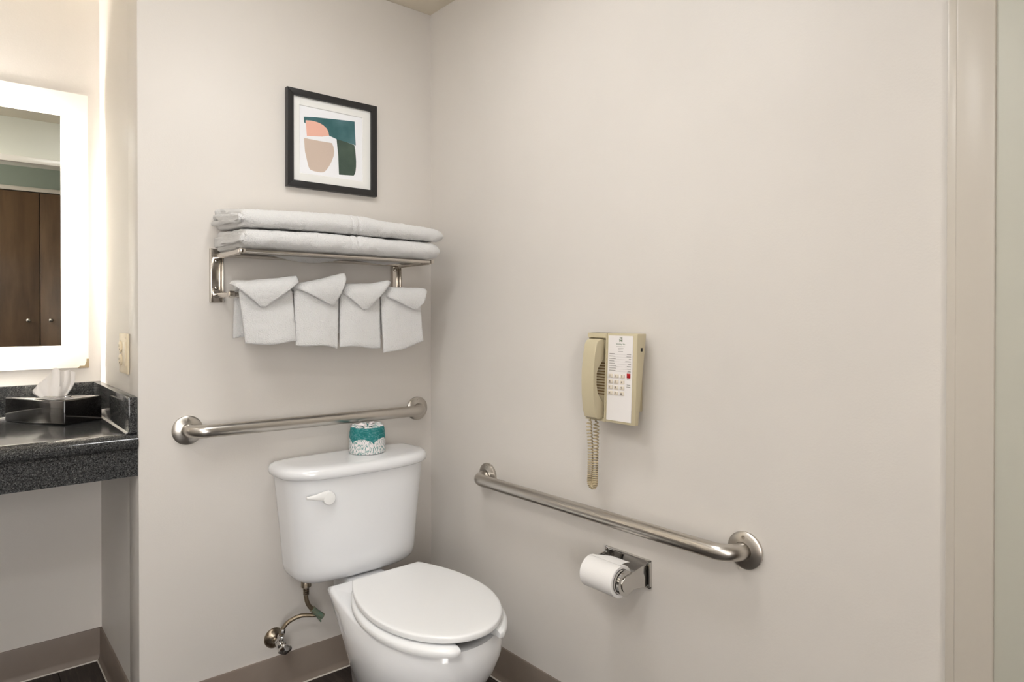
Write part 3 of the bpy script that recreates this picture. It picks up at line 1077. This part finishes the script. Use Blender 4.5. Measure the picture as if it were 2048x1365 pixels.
def wrapper_mat():
    m = mat('roll_wrapper', srgb(230, 226, 224), 0.75)
    nt, b = nodes(m)
    L = nt.links.new
    tc = nt.nodes.new('ShaderNodeTexCoord')
    sx = nt.nodes.new('ShaderNodeSeparateXYZ')
    L(tc.outputs['Object'], sx.inputs[0])

    def M(op, a, b_=None, c_=None):
        n = nt.nodes.new('ShaderNodeMath')
        n.operation = op
        for i, v in enumerate((a, b_, c_)):
            if v is None:
                continue
            if isinstance(v, (int, float)):
                n.inputs[i].default_value = v
            else:
                L(v, n.inputs[i])
        return n.outputs[0]
    ang_ = M('ARCTAN2', sx.outputs['Y'], sx.outputs['X'])
    # scalloped boundary: arcs that meet in downward points
    ph = M('MULTIPLY', M('ADD', ang_, 1.728), 2.5)
    sc = M('ABSOLUTE', M('SINE', ph))
    edge = M('ADD', M('MULTIPLY', M('SQRT', sc), 0.018), 0.0310)
    teal_f = M('GREATER_THAN', sx.outputs['Z'], edge)
    top_f = M('LESS_THAN', sx.outputs['Z'], 0.0830)
    teal_f = M('MULTIPLY', teal_f, top_f)
    # printed scribbles: stretched noise in the teal, letter-like strokes in the white
    comb = nt.nodes.new('ShaderNodeCombineXYZ')
    L(M('MULTIPLY', ang_, 0.055), comb.inputs[0])
    L(sx.outputs['Z'], comb.inputs[1])
    mp = nt.nodes.new('ShaderNodeMapping')
    mp.inputs['Scale'].default_value = (70, 190, 1)
    L(comb.outputs[0], mp.inputs['Vector'])
    n1 = nt.nodes.new('ShaderNodeTexNoise')
    n1.inputs['Scale'].default_value = 1.0
    n1.inputs['Detail'].default_value = 3.0
    n1.inputs['Distortion'].default_value = 1.6
    L(mp.outputs[0], n1.inputs['Vector'])
    tealc = ramp(nt, n1.outputs['Fac'], [(0.36, srgb(16, 108, 108)), (0.52, srgb(30, 124, 124)), (0.62, srgb(96, 144, 148)), (0.72, srgb(48, 122, 124))])
    mp2 = nt.nodes.new('ShaderNodeMapping')
    mp2.inputs['Scale'].default_value = (330, 120, 1)
    L(comb.outputs[0], mp2.inputs['Vector'])
    n2 = nt.nodes.new('ShaderNodeTexNoise')
    n2.inputs['Scale'].default_value = 1.0
    n2.inputs['Detail'].default_value = 2.0
    L(mp2.outputs[0], n2.inputs['Vector'])
    whitec = ramp(nt, n2.outputs['Fac'], [(0.40, srgb(112, 156, 152)), (0.47, srgb(196, 200, 198)), (0.54, srgb(236, 230, 230)), (0.8, srgb(214, 204, 206))])
    mx = nt.nodes.new('ShaderNodeMixRGB')
    L(teal_f, mx.inputs['Fac'])
    L(whitec, mx.inputs['Color1'])
    L(tealc, mx.inputs['Color2'])
    L(mx.outputs[0], b.inputs['Base Color'])
    return m


wm = wrapper_mat()
cx, cy, cz = ORG[wr.name]
body = B()
loops = []
prof = [(r, h * 1.09) for r, h in [(0.050, 0.0), (0.0555, 0.001), (0.0575, 0.006), (0.0572, 0.015), (0.0568, 0.030), (0.0560, 0.045), (0.0550, 0.060), (0.0538, 0.071), (0.0505, 0.0770), (0.042, 0.0795), (0.030, 0.078), (0.018, 0.072), (0.012, 0.064)]]
for ip, (r, h) in enumerate(prof):
    lp = []
    for k in range(72):
        a = 2 * PI * k / 72
        cr = 0.0
        if h > 0.06:
            cr = 0.0022 * math.sin(a * 9 + 1.0) + 0.0016 * math.sin(a * 17)
        q = Vector((math.cos(a) * r, math.sin(a) * r, h))
        d = 0.0011 * nz(q, 60, 9)
        hz_ = 0.0025 * nz((math.cos(a), math.sin(a), 0.5), 2.4, 4) * (h / 0.08)
        lp.append(Vector((cx, cy, cz)) + Vector((math.cos(a) * (r + d), math.sin(a) * (r + d), h + (cr if h > 0.083 else 0) + hz_)))
    loops.append(lp)
rings(body, loops)
obj('wrapper', body, wm, wr, smooth=50)
# twisted ends of the paper tucked into the core
tw = B()
for a0, ln, tilt, wv in ((0.4, 0.034, 0.9, 0.010), (2.3, 0.030, 0.6, 0.012), (4.0, 0.036, 1.0, 0.010), (5.3, 0.028, 0.4, 0.012)):
    base = Vector((cx, cy, cz + 0.075))
    d = Vector((math.cos(a0), math.sin(a0), 0))
    s_ = Vector((-d.y, d.x, 0))
    g_ = []
    for i in range(5):
        t = i / 4
        g_.append([base + d * (0.004 + ln * t) + s_ * wv * (u - 0.5) * (1 - 0.3 * t) + Vector((0, 0, 0.006 + 0.011 * tilt * math.sin(t * 2.6) + 0.003 * math.sin(u * 5))) for u in (0, 0.33, 0.66, 1)])
    sheet(tw, g_, 0.0008, 3, 0.0004)
obj('tucked_end', tw, mat('wrapper_white', srgb(240, 232, 232), 0.8), wr, smooth=50)

# ================================================================== wall telephone
ph = empty('wall_telephone', (0.0, -0.91, 0.888), 'beige wall telephone with white faceplate and coiled cord', 'telephone')
py0, py1, pzb, pzt = -0.993, -0.828, 0.888, 1.113
ysplit = -0.893


def wedge(bm, y0, y1, zb, zt, xft, xfb, bev):
    """Body slice with slanted back; xft/xfb front plane at top and bottom of the phone."""
    def fx(z):
        t = (pzt - z) / (pzt - pzb)
        return xft + (xfb - xft) * t
    def bxk(z):
        t = (pzt - z) / (pzt - pzb)
        return -0.020 - 0.031 * t
    prism(bm, [(fx(zb), zb), (fx(zt), zt), (bxk(zt), zt), (bxk(zb), zb)], 1, y0, y1)
    return bm


bd = B()
wedge(bd, py0, ysplit, pzb, pzt, -0.0550, -0.0640, 0)
bmesh.ops.bevel(bd, geom=bd.edges[:], offset=0.0022, segments=2, affect='EDGES', profile=0.5)
body_o = obj('body', bd, beige, ph, smooth=40)
cr = B()
wedge(cr, ysplit, py1, pzb, pzt, -0.0420, -0.0580, 0)
wedge(cr, ysplit, py1, pzt - 0.012, pzt, -0.0550, -0.0640, 0)
wedge(cr, ysplit, py1, pzb, pzb + 0.008, -0.0550, -0.0640, 0)
wedge(cr, py1 - 0.006, py1, pzb, pzt, -0.0500, -0.0600, 0)
obj('cradle', cr, beige, ph)
obj('mounting_plate', bx(-0.047, 0.0, -0.965, -0.855, 0.915, 1.095, bev=0.002), beige, ph)
vt = B()
for k in range(12):
    z = 0.956 + k * 0.0072
    t = (pzt - z) / (pzt - pzb)
    box(vt, -0.0432 - 0.016 * t, -0.0400, -0.888, -0.846, z - 0.0017, z + 0.0017)
vo = obj('speaker_vents', vt, vent_m, ph)
vo['kind'] = 'stuff'


def face_x(z, off):
    t = (pzt - z) / (pzt - pzb)
    return -0.0550 - 0.009 * t - off


fp = B()
zt_, zb_ = 1.1075, 0.8945
prism(fp, [(face_x(zb_, 0.0012), zb_), (face_x(zt_, 0.0012), zt_), (face_x(zt_, -0.001), zt_), (face_x(zb_, -0.001), zb_)], 1, -0.9805, -0.9010)
face_o = obj('faceplate', fp, face_white, ph)
obj('edge_rib', prism(B(), [(face_x(pzb, 0.002), pzb), (face_x(pzt, 0.002), pzt), (face_x(pzt, -0.001), pzt), (face_x(pzb, -0.001), pzb)], 1, ysplit - 0.004, ysplit), beige, ph)
PR, PU = (0, -1, 0), (0, 0, 1)
digits = ['1', '2', '3', '4', '5', '6', '7', '8', '9', '*', '0', '#']
for r_ in range(4):
    for c_ in range(3):
        yk = -0.9128 - c_ * 0.0190
        zk = 1.0065 - r_ * 0.0143
        xk = face_x(zk, 0.0012)
        ko = obj('key', bx(xk - 0.0026, xk + 0.0004, yk - 0.0067, yk + 0.0067, zk - 0.0046, zk + 0.0046, bev=0.0008), key_m, ph, smooth=40)
        dg = digits[r_ * 3 + c_]
        obj('key_digit', text_mesh(dg, 0.0085 if dg in '*#' else 0.0070, (xk - 0.0028, yk + 0.001, zk - (0.0018 if dg == '*' else 0.0)), PR, PU, 0.0001), print_dark, ko)
xk = face_x(1.009, 0.0012)
obj('message_lamp', bx(xk - 0.0020, xk + 0.0004, -0.9755, -0.9648, 1.0035, 1.0150, bev=0.0008), red_lamp, ph, smooth=40, label='red message lamp')
tx = B()
# green emblem: square block with a script-like cross mark left open
ze = 1.0985
xe = face_x(ze, 0.00135)
for (ya, yb2, za, zb2) in ((0.0, 0.0034, 0.0, 0.0075), (0.0062, 0.0095, 0.0, 0.0070), (0.0034, 0.0062, 0.0022, 0.0046), (0.0012, 0.0040, 0.0088, 0.0118), (0.0058, 0.0092, 0.0084, 0.0118)):
    box(tx, xe - 0.0001, xe, -0.9375 - yb2, -0.9375 - ya, 1.0918 + za, 1.0918 + zb2)
obj('printed_emblem', tx, print_green, face_o)
obj('printed_name', text_mesh('Holiday Inn', 0.0062, (face_x(1.0865, 0.00145), -0.9422, 1.0865), PR, PU, 0.00006), print_green, face_o)
ln = B()
rnd = random.Random(3)
for z, w_ in ((1.0805, 0.028), (1.0765, 0.018), (1.0725, 0.017), (1.0685, 0.016)):
    x_ = face_x(z, 0.00135)
    box(ln, x_ - 0.0001, x_, -0.9422 - w_ / 2, -0.9422 + w_ / 2, z - 0.0004, z + 0.0004)
for k in range(8):
    z = 1.0620 - k * 0.0060
    x_ = face_x(z, 0.00135)
    a = 0.016 + 0.008 * rnd.random()
    b_ = 0.006 + 0.014 * rnd.random()
    box(ln, x_ - 0.0001, x_, -0.906 - a, -0.906, z - 0.0007, z + 0.0007)
    box(ln, x_ - 0.0001, x_, -0.976, -0.976 + b_, z - 0.0007, z + 0.0007)
    box(ln, x_ - 0.0001, x_, -0.976, -0.906, z - 0.0018, z - 0.0015)
for z in (1.0185, 0.9995):
    x_ = face_x(z, 0.00135)
    box(ln, x_ - 0.0001, x_, -0.9760, -0.9645, z - 0.0006, z + 0.0006)
for z, w_ in ((0.9865, 0.011), (0.9815, 0.012)):
    x_ = face_x(z, 0.00135)
    box(ln, x_ - 0.0001, x_, -0.970 - w_ / 2, -0.970 + w_ / 2, z - 0.0008, z + 0.0008)
obj('printed_lines', ln, print_grey, face_o)
obj('jack_hole', bx(-0.0425, -0.0360, py0 - 0.0006, py0 + 0.002, 1.0695, 1.0785), dark, ph)
# handset
hs = B()
hprof = [(-0.068, 1.0985), (-0.080, 1.0965), (-0.0885, 1.088), (-0.0935, 1.06), (-0.0985, 1.02), (-0.0995, 0.99), (-0.0985, 0.955), (-0.0945, 0.918), (-0.0900, 0.900), (-0.082, 0.8945), (-0.066, 0.8945), (-0.0610, 0.899), (-0.0600, 0.930), (-0.0640, 0.941), (-0.0790, 0.950), (-0.0865, 0.960), (-0.0882, 0.985), (-0.0872, 1.012), (-0.0840, 1.028), (-0.0670, 1.041), (-0.0590, 1.048), (-0.0575, 1.090), (-0.0600, 1.096)]
prism(hs, hprof, 1, -0.8885, -0.8475, bev=0.0032, seg=3)
obj('handset', hs, beige, ph, smooth=40)
# coiled cord: hangs from the handset in a loop and returns to the body
center = smooth_path([(-0.076, -0.856, 0.893), (-0.072, -0.849, 0.868), (-0.064, -0.846, 0.82), (-0.060, -0.842, 0.765), (-0.060, -0.840, 0.730), (-0.059, -0.8415, 0.717), (-0.058, -0.8475, 0.712), (-0.057, -0.8535, 0.717), (-0.057, -0.855, 0.735), (-0.056, -0.856, 0.79), (-0.055, -0.857, 0.84), (-0.053, -0.856, 0.875), (-0.052, -0.855, 0.890)], 16)
cd = [0.0]
for a, b in zip(center[:-1], center[1:]):
    cd.append(cd[-1] + (b - a).length)
coil = []
turns = 56
steps = turns * 12
kk = 0
u = Vector((1, 0, 0))
for i in range(steps + 1):
    # denser coils near the bottom of the loop
    q = i / steps
    s = cd[-1] * (q + 0.065 * math.sin(2 * PI * q) / (1.0))
    s = max(0.0, min(cd[-1], s))
    while kk < len(cd) - 2 and s > cd[kk + 1]:
        kk += 1
    while kk > 0 and s < cd[kk]:
        kk -= 1
    t = (s - cd[kk]) / max(1e-9, cd[kk + 1] - cd[kk])
    p = center[kk].lerp(center[kk + 1], t)
    tg = (center[kk + 1] - center[kk]).normalized()
    u = (u - tg * u.dot(tg)).normalized()
    v_ = tg.cross(u)
    rr = 0.0064 * min(1.0, q / 0.03, (1 - q) / 0.03)
    a = 2 * PI * i / 12
    coil.append(p + (u * math.cos(a) + v_ * math.sin(a)) * rr)
obj('coiled_cord', tube(B(), coil, 0.0018, 7), mat('cord_plastic', srgb(186, 170, 138), 0.4), ph, smooth=60)

# ================================================================== toilet paper holder and roll
hd = empty('paper_holder', (0.0, -0.921, 0.478), 'chrome toilet paper holder under the grab bar', 'paper holder')
hy0, hy1, hz0, hz1 = -0.9955, -0.8465, 0.477, 0.546
pb = obj('back_plate', bx(-0.004, 0.0, hy0, hy1, hz0, hz1, bev=0.0012), chrome, hd, smooth=30)
fr = B()
for a in ((hy0, hy1, hz1 - 0.004, hz1), (hy0, hy1, hz0, hz0 + 0.004), (hy0, hy0 + 0.004, hz0, hz1), (hy1 - 0.004, hy1, hz0, hz1)):
    box(fr, -0.0095, -0.003, *a, bev=0.001)
obj('plate_rim', fr, chrome, pb, smooth=30)
AX, AZ = -0.085, 0.5065
for yy in (hy0 + 0.006, hy1 - 0.010):
    poly = [(-0.004, hz0 + 0.006), (-0.004, hz1 - 0.008)]
    poly += [(-0.030, hz1 - 0.011), (-0.055, AZ + 0.024)]
    for k in range(13):
        a = PI * 0.42 + PI * 1.16 * k / 12
        poly.append((AX + 0.021 * math.cos(a), AZ + 0.021 * math.sin(a)))
    poly += [(-0.060, AZ - 0.0165), (-0.035, hz0 + 0.008)]
    ar = obj('arm', prism(B(), poly, 1, yy, yy + 0.0035, bev=0.0008), chrome, hd, smooth=35)
for yy, zz in ((-0.866, 0.512), (-0.978, 0.512)):
    obj('screw', lathe(B(), (-0.004, yy, zz), (-1, 0, 0), [(0.006, 0), (0.0055, 0.002), (0, 0.0035)], 16), chrome, pb, smooth=50)
obj('tension_spring', tube(B(), [Vector((-0.012 + 0.005 * math.cos(k * 0.9), -0.872 + k * 0.00025, 0.516 + 0.005 * math.sin(k * 0.9))) for k in range(60)], 0.0012, 6), chrome, hd, smooth=60)
obj('roller', lathe(B(), (AX, hy0 + 0.0095, AZ), (0, 1, 0), [(0.0250, 0.0), (0.0300, 0.001), (0.0300, 0.008), (0.0255, 0.0085), (0.0255, 0.011), (0.0300, 0.0115), (0.0300, 0.018), (0.012, 0.019), (0.012, 0.110), (0.0185, 0.111), (0.0185, 0.1295), (0.0, 0.1295)], 32), chrome, hd, smooth=35)
tp = empty('toilet_roll', (AX, -0.915, AZ), 'plain white toilet roll on the chrome wall holder', 'toilet roll')
ra, rb_ = 0.0395, 0.0312
r_bm = B()
yA, yB = -0.9690, -0.8640
loops = []
seq = [(rb_, yA + 0.0005), (ra - 0.0015, yA), (ra, yA + 0.0015), (ra, yB - 0.0015), (ra - 0.0015, yB), (rb_, yB - 0.0005)]
for r, yy in seq:
    loops.append([Vector((AX + r * math.cos(2 * PI * k / 56), yy, AZ + r * math.sin(2 * PI * k / 56))) for k in range(56)])
vl = rings(r_bm, loops, False, False)
for k in range(56):
    r_bm.faces.new((vl[-1][k], vl[-1][(k + 1) % 56], vl[0][(k + 1) % 56], vl[0][k]))
ro_ = obj('paper', r_bm, roll_m, tp, smooth=40)
# loose end of the sheet folded to a point behind the roll
g_ = []
for i in range(10):
    t = i / 9
    a = math.radians(96 - 50 * t)
    hw = 0.0505 * (1 - 0.5 * t)
    ymid = -0.9165 - 0.022 * t
    g_.append([Vector((AX + (ra + 0.0012 + 0.012 * t * t) * math.cos(a), ymid + hw * (2 * u_ / 7 - 1), AZ + (ra + 0.0012 + 0.012 * t * t) * math.sin(a))) for u_ in range(8)])
obj('loose_sheet', sheet(B(), g_, 0.0008, 6, 0.0002), roll_m, ro_, smooth=60)

# ================================================================== water supply valve and hose
vs = empty('water_supply', (-0.5755, 0.0, 0.14), 'tarnished shut off valve and braided hose feeding the toilet tank', 'valve')
vx, vz = -0.5755, 0.165
obj('escutcheon', lathe(B(), (vx, 0, vz), (0, -1, 0), [(0.031, 0.0), (0.0305, 0.003), (0.024, 0.008), (0.014, 0.013), (0.011, 0.018), (0.011, 0.019)], 36), old_metal, vs, smooth=50)
vb = B()
tube(vb, [(vx, -0.010, vz), (vx, -0.058, vz)], 0.0085, 16)
lathe(vb, (vx, -0.030, vz), (0, -1, 0), [(0.0115, 0), (0.0125, 0.002), (0.0125, 0.011), (0.0115, 0.013)], 6)
lathe(vb, (vx, -0.046, vz), (0, -1, 0), [(0.010, 0), (0.0125, 0.003), (0.0125, 0.018), (0.009, 0.021)], 20)
tube(vb, [(vx, -0.055, vz), (vx, -0.056, vz + 0.030)], [0.0085, 0.0075], 14)
lathe(vb, (vx, -0.056, vz + 0.020), (0, 0, 1), [(0.010, 0), (0.0105, 0.001), (0.0105, 0.009), (0.0095, 0.010)], 6)
obj('valve_body', vb, chrome, vs, smooth=35)
hv = B()
tube(hv, [(vx, -0.062, vz), (vx, -0.080, vz)], 0.004, 12)
loops = []
for (y_, f_) in ((-0.078, 0.5), (-0.080, 0.9), (-0.085, 1.0), (-0.090, 0.92), (-0.0925, 0.55)):
    loops.append([Vector((vx + f_ * (0.0215 * math.cos(2 * PI * k / 30)), y_, vz - 0.004 + f_ * 0.0135 * math.sin(2 * PI * k / 30) * (1 + 0.12 * math.cos(8 * PI * k / 30)))) for k in range(30)])
rings(hv, loops)
obj('handle', hv, chrome, vs, smooth=50)
hpth = smooth_path([(vx, -0.056, vz + 0.030), (vx + 0.004, -0.058, vz + 0.046), (vx + 0.022, -0.064, vz + 0.066), (vx + 0.054, -0.076, vz + 0.078), (vx + 0.092, -0.090, vz + 0.074), (vx + 0.108, -0.098, vz + 0.080)], 8)
obj('hose', tube(B(), hpth, 0.0062, 12), braid, vs, smooth=60)
hp2 = smooth_path([(vx + 0.106, -0.099, vz + 0.074), (vx + 0.084, -0.101, vz + 0.094), (vx + 0.066, -0.103, vz + 0.118), (vx + 0.058, -0.104, vz + 0.145), (vx + 0.058, -0.105, vz + 0.172)], 8)
obj('riser', tube(B(), hp2, 0.0066, 12), braid, vs, smooth=60)
cp = B()
tube(cp, smooth_path([(vx + 0.112, -0.099, vz + 0.068), (vx + 0.094, -0.100, vz + 0.084), (vx + 0.078, -0.102, vz + 0.102)], 4), 0.0095, 14)
obj('coupling', cp, patina, vs, smooth=50, label='coupling with green patina')
box_c = B()
tube(box_c, [(vx + 0.094, -0.101, vz + 0.080), (vx + 0.106, -0.103, vz + 0.054)], [0.006, 0.002], 8)
obj('drip_tail', box_c, patina, vs, smooth=50)
obj('compression_nut', lathe(B(), (vx + 0.003, -0.057, vz + 0.034), (0.25, 0, 1), [(0.0075, 0), (0.0085, 0.002), (0.0085, 0.012), (0.0070, 0.014)], 8), chrome, vs, smooth=30)
cn = B()
for k in range(4):
    lathe(cn, (vx + 0.058, -0.105, vz + 0.150 + k * 0.006), (0, 0, 1), [(0.007, 0), (0.0085, 0.001), (0.0085, 0.0045), (0.007, 0.0055)], 16)
lathe(cn, (vx + 0.058, -0.105, vz + 0.1745), (0, 0, 1), [(0.014, 0), (0.015, 0.001), (0.015, 0.024), (0.014, 0.0255)], 10)
obj('tank_nut', cn, old_metal, vs, smooth=35)
